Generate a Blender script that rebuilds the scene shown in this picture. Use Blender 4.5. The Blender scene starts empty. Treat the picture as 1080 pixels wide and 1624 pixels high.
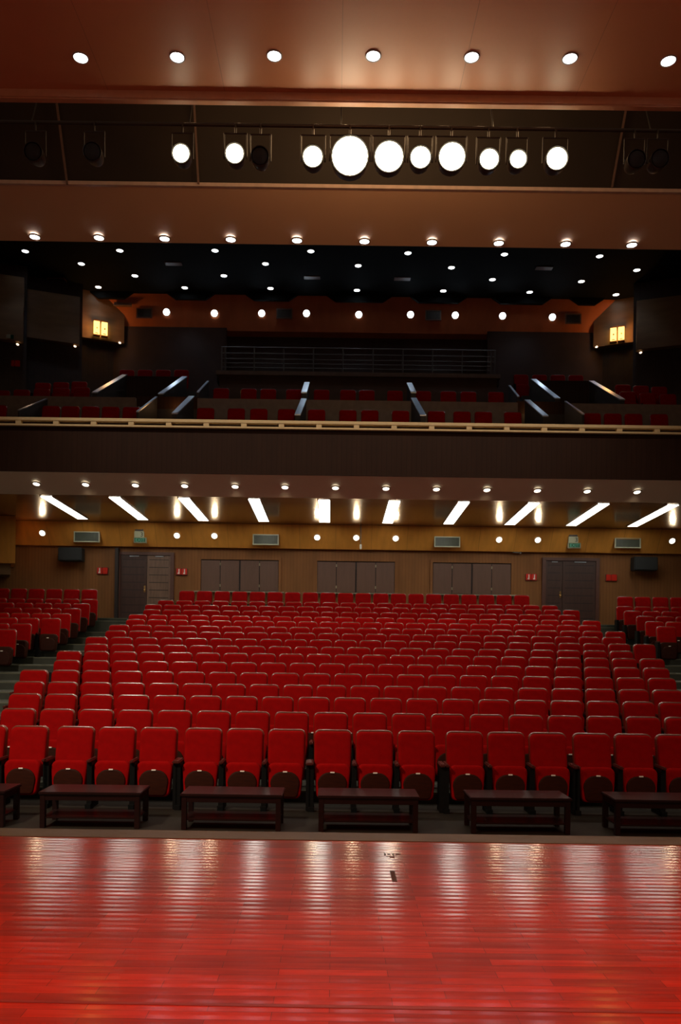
import bpy, bmesh, math, random
from mathutils import Vector, Matrix
random.seed(7)
SC = bpy.context.scene
COL = SC.collection
PI = math.pi

# ---------------------------------------------------------------- camera
F, PX, PY, ZC, ROLL = 1218.0, 530.0, 1020.0, 2.2, 0.0135
cam_d = bpy.data.cameras.new('camera')
cam = bpy.data.objects.new('camera', cam_d)
COL.objects.link(cam)
cam_d.sensor_width = 36.0
cam_d.lens = 36.0 * F / 1624.0
cam_d.shift_x = (540 - PX) / 1624.0
cam_d.shift_y = (PY - 812) / 1624.0
cam_d.clip_start = 0.05
cam.matrix_world = Matrix.Translation((0, 0, ZC)) @ Matrix.Rotation(PI / 2, 4, 'X') @ Matrix.Rotation(ROLL, 4, 'Z')
SC.camera = cam

# ---------------------------------------------------------------- world, exposure, large lights
world = bpy.data.worlds.new('world')
SC.world = world
world.use_nodes = True
wb = world.node_tree.nodes['Background']
wb.inputs[0].default_value = (0.30, 0.195, 0.13, 1)
wb.inputs[1].default_value = 0.58
SC.view_settings.view_transform = 'Standard'
SC.view_settings.look = 'None'
SC.view_settings.gamma = 1.0
SC.view_settings.exposure = 0.0
SC.view_settings.use_curve_mapping = False
SC.cycles.use_light_tree = True
SC.cycles.max_bounces = 6
SC.cycles.sample_clamp_indirect = 4.0

def lamp(name, kind, loc, energy, color, parent=None, **kw):
    d = bpy.data.lights.new(name, kind)
    d.energy = energy
    d.color = color
    aim = kw.pop('aim', None)
    for k, v in kw.items():
        setattr(d, k, v)
    o = bpy.data.objects.new(name, d)
    COL.objects.link(o)
    o.location = loc
    if aim is not None:
        o.rotation_euler = (Vector(aim) - Vector(loc)).to_track_quat('-Z', 'Y').to_euler()
    if parent is not None:
        o.parent = parent
        o.matrix_parent_inverse = parent.matrix_world.inverted()
    return o

# stage border lamps hung high over the stage, above and behind the camera
E_RED, E_FILL_L, E_FILL_R = 360, 4600, 1000
lamp('stage_border_lamp', 'AREA', (0.6, 0.5, 6.5), E_RED, (1.0, 0.24, 0.07), shape='RECTANGLE', size=9.0, size_y=0.8, spread=1.9,
     aim=(0.6, 1.5, 0.9))
# unseen fill lamps added beside the stage opening to brighten the stalls
lamp('stalls_fill_lamp', 'SPOT', (-6.5, 3.0, 9.5), E_FILL_L, (1.0, 0.80, 0.62), spot_size=1.25, spot_blend=0.9, shadow_soft_size=0.5, aim=(-4.2, 11.5, 0.8))
lamp('stalls_fill_lamp', 'SPOT', (7.8, 3.0, 9.5), E_FILL_R, (1.0, 0.80, 0.62), spot_size=1.1, spot_blend=0.9, shadow_soft_size=0.5, aim=(6.5, 13.0, 1.0))

def at(px, py, Y):
    """pixel of the 1080x1624 frame + depth -> world point"""
    c, s = math.cos(ROLL), math.sin(ROLL)
    dx, dy = px - PX, PY - py
    u, v = dx * c - dy * s, dy * c + dx * s
    return Vector((u * Y / F, Y, ZC + v * Y / F))

def proj(p):
    c, s = math.cos(ROLL), math.sin(ROLL)
    u, v = p[0] * F / p[1], (p[2] - ZC) * F / p[1]
    return PX + u * c + v * s, PY - (v * c - u * s)

# ---------------------------------------------------------------- materials
def srgb(r, g, b):
    f = lambda c: (c / 255 / 12.92) if c / 255 <= 0.04045 else ((c / 255 + 0.055) / 1.055) ** 2.4
    return (f(r), f(g), f(b))

def mat(name, col, rough=0.6, metal=0.0, var=0.12, scale=6.0, spec=0.5, coat=0.0, coat_rough=0.1, stretch=None, bump=0.0, bscale=60.0):
    m = bpy.data.materials.new(name)
    m.use_nodes = True
    nt = m.node_tree
    b = nt.nodes['Principled BSDF']
    tc = nt.nodes.new('ShaderNodeTexCoord')
    mp = nt.nodes.new('ShaderNodeMapping')
    if stretch:
        mp.inputs['Scale'].default_value = stretch
    nz = nt.nodes.new('ShaderNodeTexNoise')
    nz.inputs['Scale'].default_value = scale
    nz.inputs['Detail'].default_value = 4
    nt.links.new(tc.outputs['Object'], mp.inputs[0])
    nt.links.new(mp.outputs[0], nz.inputs['Vector'])
    rp = nt.nodes.new('ShaderNodeValToRGB')
    rp.color_ramp.elements[0].position = 0.3
    rp.color_ramp.elements[1].position = 0.7
    rp.color_ramp.elements[0].color = tuple(c * (1 - var) for c in col) + (1,)
    rp.color_ramp.elements[1].color = tuple(min(1, c * (1 + var)) for c in col) + (1,)
    nt.links.new(nz.outputs['Fac'], rp.inputs[0])
    nt.links.new(rp.outputs[0], b.inputs['Base Color'])
    b.inputs['Roughness'].default_value = rough
    b.inputs['Metallic'].default_value = metal
    b.inputs['Specular IOR Level'].default_value = spec
    b.inputs['Coat Weight'].default_value = coat
    b.inputs['Coat Roughness'].default_value = coat_rough
    if bump:
        n2 = nt.nodes.new('ShaderNodeTexNoise')
        n2.inputs['Scale'].default_value = bscale
        nt.links.new(tc.outputs['Object'], n2.inputs['Vector'])
        bp = nt.nodes.new('ShaderNodeBump')
        bp.inputs['Strength'].default_value = bump
        bp.inputs['Distance'].default_value = 0.01
        nt.links.new(n2.outputs['Fac'], bp.inputs['Height'])
        nt.links.new(bp.outputs[0], b.inputs['Normal'])
    return m

def emis(name, col, strength, sample=False):
    m = bpy.data.materials.new(name)
    m.use_nodes = True
    nt = m.node_tree
    nt.nodes.remove(nt.nodes['Principled BSDF'])
    e = nt.nodes.new('ShaderNodeEmission')
    e.inputs[0].default_value = tuple(col) + (1,)
    e.inputs[1].default_value = strength
    nt.links.new(e.outputs[0], nt.nodes['Material Output'].inputs[0])
    if not sample:
        m.cycles.emission_sampling = 'NONE'
    return m

def seam_mat(name, col, rough, seam, groove=0.02, dark=0.6, axis='X', **kw):
    """a surface of long boards or panels with narrow dark joints at a fixed spacing"""
    m = mat(name, col, rough, **kw)
    nt = m.node_tree
    b = nt.nodes['Principled BSDF']
    tc = [n for n in nt.nodes if n.type == 'TEX_COORD'][0]
    rp = [n for n in nt.nodes if n.type == 'VALTORGB'][0]
    sp = nt.nodes.new('ShaderNodeSeparateXYZ')
    nt.links.new(tc.outputs['Object'], sp.inputs[0])
    md = nt.nodes.new('ShaderNodeMath'); md.operation = 'PINGPONG'
    md.inputs[1].default_value = seam / 2
    nt.links.new(sp.outputs[axis], md.inputs[0])
    lt = nt.nodes.new('ShaderNodeMath'); lt.operation = 'LESS_THAN'
    lt.inputs[1].default_value = groove / 2
    nt.links.new(md.outputs[0], lt.inputs[0])
    mx = nt.nodes.new('ShaderNodeMix'); mx.data_type = 'RGBA'
    nt.links.new(lt.outputs[0], mx.inputs[0])
    nt.links.new(rp.outputs[0], mx.inputs[6])
    mx.inputs[7].default_value = tuple(c * dark for c in col) + (1,)
    nt.links.new(mx.outputs[2], b.inputs['Base Color'])
    return m

def stage_mat():
    m = bpy.data.materials.new('stage_boards')
    m.use_nodes = True
    nt = m.node_tree
    L = nt.links.new
    b = nt.nodes['Principled BSDF']
    tc = nt.nodes.new('ShaderNodeTexCoord')
    br = nt.nodes.new('ShaderNodeTexBrick')
    br.offset = 0.47
    br.inputs['Scale'].default_value = 1.0
    br.inputs['Brick Width'].default_value = 0.43
    br.inputs['Row Height'].default_value = 0.060
    br.inputs['Mortar Size'].default_value = 0.0012
    br.inputs['Mortar Smooth'].default_value = 0.2
    br.inputs['Bias'].default_value = -0.15
    br.inputs['Color1'].default_value = (0.34, 0.024, 0.006, 1)
    br.inputs['Color2'].default_value = (0.18, 0.013, 0.004, 1)
    br.inputs['Mortar'].default_value = (0.07, 0.012, 0.006, 1)
    L(tc.outputs['Object'], br.inputs['Vector'])
    # wood grain running with the boards
    mp = nt.nodes.new('ShaderNodeMapping')
    mp.inputs['Scale'].default_value = (1.6, 22, 1)
    nz = nt.nodes.new('ShaderNodeTexNoise')
    nz.inputs['Scale'].default_value = 2.2
    nz.inputs['Detail'].default_value = 6
    L(tc.outputs['Object'], mp.inputs[0]); L(mp.outputs[0], nz.inputs['Vector'])
    rp = nt.nodes.new('ShaderNodeValToRGB')
    rp.color_ramp.elements[0].position = 0.3; rp.color_ramp.elements[0].color = (0.72, 0.66, 0.64, 1)
    rp.color_ramp.elements[1].position = 0.7; rp.color_ramp.elements[1].color = (1.12, 1.15, 1.12, 1)
    L(nz.outputs['Fac'], rp.inputs[0])
    mx = nt.nodes.new('ShaderNodeMix'); mx.data_type = 'RGBA'; mx.blend_type = 'MULTIPLY'
    mx.inputs[0].default_value = 1.0
    L(br.outputs['Color'], mx.inputs[6]); L(rp.outputs[0], mx.inputs[7])
    L(mx.outputs[2], b.inputs['Base Color'])
    # cupped boards: a shallow arc across each board
    sp = nt.nodes.new('ShaderNodeSeparateXYZ')
    L(tc.outputs['Object'], sp.inputs[0])
    pp = nt.nodes.new('ShaderNodeMath'); pp.operation = 'PINGPONG'; pp.inputs[1].default_value = 0.030
    L(sp.outputs['Y'], pp.inputs[0])
    n3 = nt.nodes.new('ShaderNodeTexNoise'); n3.inputs['Scale'].default_value = 1.3
    mp3 = nt.nodes.new('ShaderNodeMapping'); mp3.inputs['Scale'].default_value = (0.7, 6, 1)
    L(tc.outputs['Object'], mp3.inputs[0]); L(mp3.outputs[0], n3.inputs['Vector'])
    ml = nt.nodes.new('ShaderNodeMath'); ml.operation = 'MULTIPLY_ADD'
    L(pp.outputs[0], ml.inputs[0]); ml.inputs[1].default_value = 0.05
    n4 = nt.nodes.new('ShaderNodeMath'); n4.operation = 'MULTIPLY'; n4.inputs[1].default_value = 0.004
    L(n3.outputs['Fac'], n4.inputs[0]); L(n4.outputs[0], ml.inputs[2])
    bp = nt.nodes.new('ShaderNodeBump')
    bp.inputs['Strength'].default_value = 0.32
    bp.inputs['Distance'].default_value = 1.0
    L(ml.outputs[0], bp.inputs['Height'])
    L(bp.outputs[0], b.inputs['Normal']); L(bp.outputs[0], b.inputs['Coat Normal'])
    b.inputs['Roughness'].default_value = 0.45
    b.inputs['Specular IOR Level'].default_value = 0.12
    b.inputs['Coat Weight'].default_value = 0.85
    b.inputs['Coat Roughness'].default_value = 0.14
    return m

M = {}
M['stage'] = stage_mat()
M['stage_rim'] = mat('stage_rim', (0.085, 0.088, 0.06), 0.5, var=0.15, scale=3)
M['stage_side'] = mat('stage_side', (0.05, 0.02, 0.012), 0.6)
M['floor'] = mat('hall_floor', (0.016, 0.014, 0.010), 0.5, spec=0.25, var=0.2, scale=2)
M['tier'] = mat('aisle_covering', (0.034, 0.042, 0.030), 0.6, var=0.25, scale=3)
M['nosing'] = mat('step_nosing', (0.10, 0.11, 0.075), 0.5)
M['red'] = mat('red_upholstery', (0.245, 0.0008, 0.0008), 0.9, var=0.10, scale=9, spec=0.08, bump=0.25, bscale=220)
M['shell'] = mat('glossy_brown_shell', (0.15, 0.022, 0.008), 0.30, var=0.1, spec=0.5, coat=1.0, coat_rough=0.13)
M['panelwood'] = mat('seat_underside_wood', (0.024, 0.005, 0.0015), 0.6, spec=0.1, var=0.2, stretch=(1, 1, 6), scale=10)
M['black'] = mat('black_metal', (0.012, 0.014, 0.014), 0.45)
M['pedestal'] = mat('dark_pedestal', (0.004, 0.005, 0.005), 0.5, spec=0.15)
M['armtop'] = mat('armrest_wood', (0.06, 0.010, 0.007), 0.4, spec=0.3, coat=0.2)
M['white'] = mat('white_plate', (0.75, 0.72, 0.65), 0.4, var=0.03)
M['table'] = mat('mahogany', (0.010, 0.0016, 0.0012), 0.4, var=0.25, stretch=(1, 8, 8), scale=3, spec=0.3, coat=0.25, coat_rough=0.2)
M['panel1'] = seam_mat('ceiling_panel_near', (0.66, 0.26, 0.125), 0.40, 1.9, groove=0.012, dark=0.75, var=0.05, scale=0.6)
M['panel2'] = mat('ceiling_panel_mid', (0.70, 0.43, 0.27), 0.6, var=0.04, scale=0.5)
M['lip'] = mat('ceiling_lip', (0.62, 0.30, 0.17), 0.5, var=0.06)
M['lip2'] = mat('ceiling_edge_pale', (0.70, 0.50, 0.40), 0.5, var=0.1)
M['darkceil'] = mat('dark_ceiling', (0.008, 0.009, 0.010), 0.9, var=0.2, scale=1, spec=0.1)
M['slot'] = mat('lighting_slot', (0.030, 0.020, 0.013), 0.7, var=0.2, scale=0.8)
M['seam'] = mat('slot_seam', (0.20, 0.12, 0.09), 0.6)
M['soffit'] = mat('balcony_soffit', (0.84, 0.76, 0.62), 0.6, var=0.05, scale=0.7)
M['glossceil'] = seam_mat('varnished_ceiling', (0.26, 0.11, 0.035), 0.25, 2.03, groove=0.012, dark=0.5, var=0.12, scale=0.8, coat=0.5, coat_rough=0.12)
M['band'] = seam_mat('wood_veneer_band', (0.66, 0.28, 0.045), 0.45, 1.22, groove=0.012, dark=0.6, var=0.10, scale=2.2, stretch=(3, 1, 0.6))
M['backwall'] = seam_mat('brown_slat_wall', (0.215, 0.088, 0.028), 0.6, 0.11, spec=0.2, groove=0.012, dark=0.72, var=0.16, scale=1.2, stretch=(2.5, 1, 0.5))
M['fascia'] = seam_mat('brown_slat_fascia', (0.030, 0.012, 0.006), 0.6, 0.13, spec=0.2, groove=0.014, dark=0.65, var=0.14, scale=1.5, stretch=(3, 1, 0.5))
M['doorwood'] = mat('dark_door', (0.050, 0.022, 0.016), 0.45, var=0.15, stretch=(4, 1, 0.5), scale=4)
M['doorpale'] = mat('pale_door', (0.15, 0.085, 0.055), 0.45, var=0.2, stretch=(4, 1, 0.5), scale=4)  # paler brown for the right leaf of the left door
M['groove'] = mat('door_groove', (0.018, 0.010, 0.008), 0.6)
M['frame'] = mat('door_frame', (0.09, 0.035, 0.024), 0.45)
M['shutter'] = mat('shutter_panel', (0.115, 0.055, 0.035), 0.5, var=0.08, stretch=(4, 1, 0.5), scale=3)
M['sill'] = mat('pale_sill', (0.26, 0.23, 0.14), 0.5)
M['cream'] = mat('cream_rail', (0.72, 0.56, 0.31), 0.4, var=0.05)
M['rail_dark'] = mat('rail_recess', (0.05, 0.028, 0.018), 0.6)
M['upperband'] = mat('orange_band', (0.55, 0.15, 0.05), 0.5, var=0.12, scale=1.2, stretch=(2.5, 1, 1))
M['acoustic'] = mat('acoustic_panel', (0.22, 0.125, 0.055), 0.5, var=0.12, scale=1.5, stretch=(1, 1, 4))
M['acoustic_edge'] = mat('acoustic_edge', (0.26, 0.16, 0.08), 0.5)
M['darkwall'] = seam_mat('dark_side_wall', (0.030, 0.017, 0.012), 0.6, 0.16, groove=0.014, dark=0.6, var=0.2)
M['boothwall'] = mat('booth_wall', (0.045, 0.018, 0.012), 0.6, var=0.2, scale=1.5)
M['grey_par'] = mat('grey_parapet', (0.17, 0.135, 0.115), 0.6, var=0.12)
M['bfloor'] = mat('balcony_floor', (0.022, 0.018, 0.016), 0.6)
M['cap'] = mat('steel_cap', (0.50, 0.55, 0.62), 0.28, metal=1.0, var=0.05)
M['steel'] = mat('steel_rail', (0.12, 0.10, 0.085), 0.5, metal=0.6)
M['ledge'] = mat('gallery_ledge', (0.15, 0.10, 0.065), 0.5)
M['ventpale'] = mat('vent_frame', (0.42, 0.42, 0.28), 0.4, var=0.05)
M['ventin'] = mat('vent_grille', (0.075, 0.085, 0.060), 0.4)
M['ventdark'] = mat('vent_grille_dark', (0.03, 0.018, 0.012), 0.5)
M['ventbrown'] = mat('vent_frame_brown', (0.17, 0.07, 0.04), 0.5)
M['firered'] = mat('red_plastic', (0.55, 0.022, 0.010), 0.3, var=0.05)
M['green'] = mat('exit_green', (0.006, 0.085, 0.038), 0.4, var=0.1)
M['signtext'] = mat('exit_text', (0.12, 0.42, 0.30), 0.5)
M['brass'] = mat('brass', (0.85, 0.66, 0.33), 0.2, metal=1.0, var=0.03)
M['speaker'] = mat('speaker_box', (0.007, 0.009, 0.009), 0.6)
M['grilleblk'] = mat('speaker_grille', (0.015, 0.016, 0.016), 0.8)
M['trimring'] = mat('lamp_ring', (0.35, 0.30, 0.26), 0.35)
M['spotblack'] = mat('spot_housing', (0.03, 0.024, 0.02), 0.45)
M['tape'] = mat('dark_red_seam', (0.14, 0.010, 0.008), 0.5)
M['smudge'] = mat('brown_mark', (0.045, 0.022, 0.015), 0.6)
M['lantern_frame'] = mat('lantern_frame', (0.16, 0.06, 0.012), 0.4)
M['e_cool'] = emis('cool_lens', (0.85, 0.95, 1.0), 9)
M['e_near'] = emis('near_lens', (0.93, 0.96, 1.0), 12)
M['e_warm'] = emis('warm_lens', (1.0, 0.86, 0.66), 3.2)
M['e_spot'] = emis('spot_lens', (1.0, 0.86, 0.58), 13)
M['e_strip'] = emis('strip_tube', (1.0, 0.98, 0.86), 9.5, sample=True)
M['e_lantern'] = emis('lantern_paper', (1.0, 0.60, 0.16), 2.6)
M['e_small'] = emis('small_lamp', (1.0, 0.70, 0.45), 3)

# ---------------------------------------------------------------- mesh helpers
def link(name, bm, m, parent=None, smooth=False, mats=None):
    me = bpy.data.meshes.new(name)
    bmesh.ops.recalc_face_normals(bm, faces=bm.faces)
    bm.to_mesh(me)
    bm.free()
    for x in (mats or [m]):
        me.materials.append(x)
    if smooth:
        for p in me.polygons:
            p.use_smooth = True
    o = bpy.data.objects.new(name, me)
    COL.objects.link(o)
    if parent is not None:
        o.parent = parent
    return o

def box(bm, x0, x1, y0, y1, z0, z1, mi=0):
    vs = [bm.verts.new((x, y, z)) for x in (x0, x1) for y in (y0, y1) for z in (z0, z1)]
    for f in ((0, 1, 3, 2), (4, 6, 7, 5), (0, 4, 5, 1), (2, 3, 7, 6), (0, 2, 6, 4), (1, 5, 7, 3)):
        bm.faces.new([vs[i] for i in f]).material_index = mi

def bbox(x0, x1, y0, y1, z0, z1, bev=0.0):
    bm = bmesh.new()
    box(bm, x0, x1, y0, y1, z0, z1)
    if bev:
        bmesh.ops.bevel(bm, geom=bm.edges[:], offset=bev, segments=2, affect='EDGES')
    return bm

def prism(bm, pts, d, mi=0):
    """closed polygon pts (3D) swept by vector d"""
    a = [bm.verts.new(p) for p in pts]
    b = [bm.verts.new(Vector(p) + Vector(d)) for p in pts]
    n = len(a)
    bm.faces.new(a).material_index = mi
    bm.faces.new(b[::-1]).material_index = mi
    for i in range(n):
        bm.faces.new((a[i], b[i], b[(i + 1) % n], a[(i + 1) % n])).material_index = mi

def tube(bm, p0, p1, r, n=8, r1=None, caps=True):
    p0, p1 = Vector(p0), Vector(p1)
    q = (p1 - p0).to_track_quat('Z', 'Y')
    ra, rb = [], []
    for i in range(n):
        a = 2 * PI * i / n
        e = Vector((math.cos(a), math.sin(a), 0))
        ra.append(bm.verts.new(p0 + q @ (e * r)))
        rb.append(bm.verts.new(p1 + q @ (e * (r if r1 is None else r1))))
    for i in range(n):
        bm.faces.new((ra[i], ra[(i + 1) % n], rb[(i + 1) % n], rb[i]))
    if caps:
        bm.faces.new(ra[::-1]); bm.faces.new(rb)

def lathe(bm, prof, n=20, axis=None, org=(0, 0, 0)):
    """profile of (r, h); axis = rotation matrix"""
    org = Vector(org)
    rings = []
    for r, h in prof:
        ring = []
        for i in range(n):
            a = 2 * PI * i / n
            v = Vector((r * math.cos(a), r * math.sin(a), h))
            if axis is not None:
                v = axis @ v
            ring.append(bm.verts.new(org + v))
        rings.append(ring)
    for a, b in zip(rings, rings[1:]):
        for i in range(n):
            bm.faces.new((a[i], a[(i + 1) % n], b[(i + 1) % n], b[i]))
    return rings

def empty(name, loc, rz=0.0):
    o = bpy.data.objects.new(name, None)
    o.empty_display_size = 0.2
    COL.objects.link(o)
    o.location = loc
    o.rotation_euler = (0, 0, rz)
    return o

def tag(o, label=None, cat=None, group=None, kind=None):
    if label: o['label'] = label
    if cat: o['category'] = cat
    if group: o['group'] = group
    if kind: o['kind'] = kind
    return o

def struct(name, bm, m, parent=None, **kw):
    o = link(name, bm, m, parent, **kw)
    if parent is None:
        o['kind'] = 'structure'
    return o

ORD = ['', 'first', 'second', 'third', 'fourth', 'fifth', 'sixth', 'seventh', 'eighth', 'ninth', 'tenth', 'eleventh', 'twelfth',
       'thirteenth', 'fourteenth', 'fifteenth', 'sixteenth', 'seventeenth', 'eighteenth', 'nineteenth', 'twentieth',
       'twenty-first', 'twenty-second', 'twenty-third', 'twenty-fourth', 'twenty-fifth']

# ---------------------------------------------------------------- stage
SZ = 0.9
bm = bbox(-14, 15, -7, 5.05, SZ - 0.12, SZ)
struct('stage_floor', bm, M['stage'])
bm = bbox(-14, 15, 5.05, 5.26, SZ - 0.14, SZ + 0.004, 0.003)
struct('trim_1', bm, M['stage_rim'])
bm = bbox(-14, 15, 5.10, 5.2, 0, SZ - 0.14)
struct('stage_front', bm, M['stage_side'])
bm = bmesh.new()
a = at(-60, 1594.5, 1.3 * F / 577); b = at(1140, 1613.5, 1.3 * F / 577)
prism(bm, [(a.x, 2.745, SZ + 0.0008), (b.x, 2.725, SZ + 0.0008), (b.x, 2.743, SZ + 0.0008), (a.x, 2.763, SZ + 0.0008)], (0, 0, 0.0008))
struct('trim_2', bm, M['tape'])
# two small brown marks on the boards near the rim
g = bmesh.new()
for (x0, y0, w, h) in ((0, 0, .012, .045), (.02, .006, .02, .01), (.022, .03, .018, .012), (.05, -.004, .012, .05), (.07, .012, .03, .012), (.075, .036, .02, .01), (.012, -.03, .05, .012), (.03, -.05, .03, .01)):
    box(g, x0, x0 + w, y0, y0 + h, 0, 0.001)
o = link('floor_stencil', g, M['smudge']); o.location = (0.325, 4.72, SZ)
tag(o, 'small faded dark stencil marks on the stage boards near the rim', 'floor mark')
g = bbox(0, .028, 0, .20, 0, .0015)
o = link('tape_strip', g, M['smudge']); o.location = (0.335, 4.20, SZ)
tag(o, 'short strip of brown tape stuck on the stage boards', 'tape')

# ---------------------------------------------------------------- stalls floor (stepped)
NR = 17
RY = [10.2 + 0.9125 * k for k in range(NR)]
RZ = [0.0, .15, .305, .447, .61, .77, .935, 1.08, 1.24, 1.40, 1.56, 1.73, 1.89, 2.07, 2.26, 2.44, 2.81]
XL, XR = -12.0, 13.3
bm = bbox(XL, XR, 5.2, RY[1] - 0.5, -0.1, 0.0)
struct('floor', bm, M['floor'])
bm = bmesh.new()
pts = [(XL, RY[1] - .5, -0.1)]
for k in range(1, NR):
    pts += [(XL, RY[k] - .5, RZ[k - 1] if k > 1 else 0.0), (XL, RY[k] - .5, RZ[k])]
pts += [(XL, 25.45, RZ[16]), (XL, 25.45, 2.93), (XL, 26.5, 2.93), (XL, 26.5, -.1)]
prism(bm, pts, (XR - XL, 0, 0))
struct('floor_tiers', bm, M['tier'])
bm = bmesh.new()
for k in range(1, NR):
    box(bm, XL, XR, RY[k] - .505, RY[k] - .46, RZ[k] - .02, RZ[k] + .006)
box(bm, XL, XR, 25.44, 25.50, 2.91, 2.936)
struct('trim_3', bm, M['nosing'])

# ---------------------------------------------------------------- walls of the hall
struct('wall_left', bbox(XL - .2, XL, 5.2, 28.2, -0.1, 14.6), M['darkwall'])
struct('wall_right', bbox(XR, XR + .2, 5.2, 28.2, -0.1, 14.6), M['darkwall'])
struct('wall_back', bbox(XL, XR, 26.45, 26.6, 2.8, 6.3), M['backwall'])
# varnished ceiling under the balcony, wood band, soffit
bm = bmesh.new()
prism(bm, [(XL, 20.66, 6.38), (XL, 26.45, 6.15), (XL, 26.45, 6.30), (XL, 20.66, 6.53)], (XR - XL, 0, 0))
struct('ceiling_under_balcony', bm, M['glossceil'])
bm = bmesh.new()
prism(bm, [(XL, 25.82, 6.17), (XL, 26.28, 5.415), (XL, 26.45, 5.415), (XL, 26.45, 6.17)], (XR - XL, 0, 0))
struct('trim_4', bm, M['band'])
bm = bmesh.new()
prism(bm, [(XL, 20.0, 6.57), (XL, 20.6, 6.09), (XL, 20.66, 6.09), (XL, 20.66, 6.75), (XL, 20.0, 6.75)], (XR - XL, 0, 0))
struct('ceiling_balcony_soffit', bm, M['soffit'])
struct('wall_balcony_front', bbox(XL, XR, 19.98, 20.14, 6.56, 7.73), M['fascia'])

# cream rail on the parapet: two rails with spacer blocks
r = empty('parapet_rail', (0.65, 20.0, 7.73))
tag(r, 'long cream slotted rail capping the balcony front', 'rail')
bm = bbox(XL - .65, XR - .65, -.10, .10, .135, .225, .012); link('top_rail', bm, M['cream'], r)
bm = bbox(XL - .65, XR - .65, -.10, .10, .0, .055, .01); link('bottom_rail', bm, M['cream'], r)
bm = bbox(XL - .65, XR - .65, .03, .05, .05, .14); link('recess_strip', bm, M['rail_dark'], r)
for i in range(-1, 20):
    px = 31 + 59.37 * i
    x = at(px, 675, 20).x - .65
    link('spacer_block', bbox(x - .07, x + .07, -.09, .09, .05, .14), M['cream'], r)

# lower left side panel (projecting wood boxes)
p = at(24, 900, 25.0); p2 = at(17, 900, 25.15)
bm = bmesh.new()
z5 = at(0, 893, 25.0).z; z6 = at(0, 911, 25.15).z
prism(bm, [(XL, 25.0, z5), (p.x, 25.0, z5), (p.x * 1.06, 26.4, z5), (XL, 26.4, z5)], (0, 0, 6.2 - z5))
struct('trim_5', bm, M['band'])
bm = bmesh.new()
prism(bm, [(XL, 25.15, z6), (p2.x, 25.15, z6), (p2.x * 1.055, 26.4, z6), (XL, 26.4, z6)], (0, 0, z5 - z6))
struct('trim_6', bm, M['acoustic'])

# ---------------------------------------------------------------- doors and shutter windows in the back wall
def door(name, px0, px1, pale_right):
    Y = 26.45
    x0, x1 = at(px0, 930, Y).x, at(px1, 930, Y).x
    z0, z1 = 2.93, 5.14
    fr = bmesh.new()
    box(fr, x0 - .09, x0 + .03, Y - .10, Y + .02, z0, z1 + .10)
    box(fr, x1 - .03, x1 + .09, Y - .10, Y + .02, z0, z1 + .10)
    box(fr, x0 + .03, x1 - .03, Y - .10, Y + .02, z1, z1 + .10)
    root = struct(name, fr, M['frame'])
    mid = (x0 + x1) / 2 + (0.05 if pale_right else -0.28)
    for s, (a_, b_) in enumerate(((x0 + .03, mid - .006), (mid + .006, x1 - .03))):
        mm = M['doorpale'] if (s == 1) == pale_right and pale_right else M['doorwood']
        lf = bmesh.new()
        box(lf, a_, b_, Y - .055, Y + .0, z0 + .01, z1 - .005, 0)
        w = b_ - a_
        for j in range(8):
            z = z0 + .22 + j * .26
            box(lf, a_ + .07, b_ - .07, Y - .060, Y - .050, z, z + .022, 1)
        lo = link('door_leaf', lf, None, root, mats=[mm, M['groove']])
        hb = bmesh.new()
        cl = bmesh.new(); box(cl, a_ + w * .35, b_ - w * .3, Y - .09, Y - .055, z1 - .06, z1 - .03)
        link('door_closer', cl, M['cap'], root)
    kn = bmesh.new()
    lathe(kn, [(0.0, 0), (.03, 0.0), (.03, .015), (.012, .02), (.012, .04), (.036, .05), (.03, .075), (0.0, .08)], 12, Matrix.Rotation(PI / 2, 3, 'X'), (mid + .07 * (-1 if pale_right else -1) , Y - .055, z0 + 1.0))
    box(kn, mid - .10, mid - .04, Y - .065, Y - .055, z0 + .93, z0 + 1.16)
    link('door_knob', kn, M['brass'], root, smooth=False)
    return root

door('door_1', 190, 272, True)
door('door_2', 863, 945, False)
# dark strip standing in for the shade beside the left door
for i, (p0, p1) in enumerate(((183, 188),)):
    struct('trim_%d' % (7 + i), bbox(at(p0, 930, 26.3).x, at(p1, 930, 26.3).x, 26.2, 26.45, 2.93, 5.35), M['groove'])

def shutters(name, px0, px1):
    Y = 26.45
    x0, x1 = at(px0, 912, Y).x, at(px1, 912, Y).x
    zt, zb = at(380, 888, Y).z, at(380, 938, Y).z
    fr = bmesh.new()
    for a_, b_, c_, d_ in ((x0 - .09, x0, zb, zt + .09), (x1, x1 + .09, zb, zt + .09), (x0, x1, zt, zt + .09)):
        box(fr, a_, b_, Y - .07, Y + .02, c_, d_)
    root = struct(name, fr, M['backwall'])
    link('window_recess', bbox(x0, x1, Y - .012, Y - .002, zb, zt), M['groove'], root)
    w = (x1 - x0 - .03) / 4
    for k in range(4):
        a_ = x0 + k * w + (.03 if k >= 2 else 0)
        s = link('shutter', bbox(a_ + .012, a_ + w - .012, Y - .045, Y - .012, zb + .02, zt - .03, .006), M['shutter'], root)
        if k in (0, 2):
            for zz in (zb + .15, zt - .2):
                link('hinge', bbox(a_ + w - .02, a_ + w + .02, Y - .055, Y - .045, zz, zz + .09), M['sill'], s)
    link('window_sill', bbox(x0 - .2, x1 + .2, Y - .16, Y, zb - .035, zb, .006), M['sill'], root)

shutters('window_1', 319, 442)
shutters('window_2', 503, 626)
shutters('window_3', 686, 810)

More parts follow.
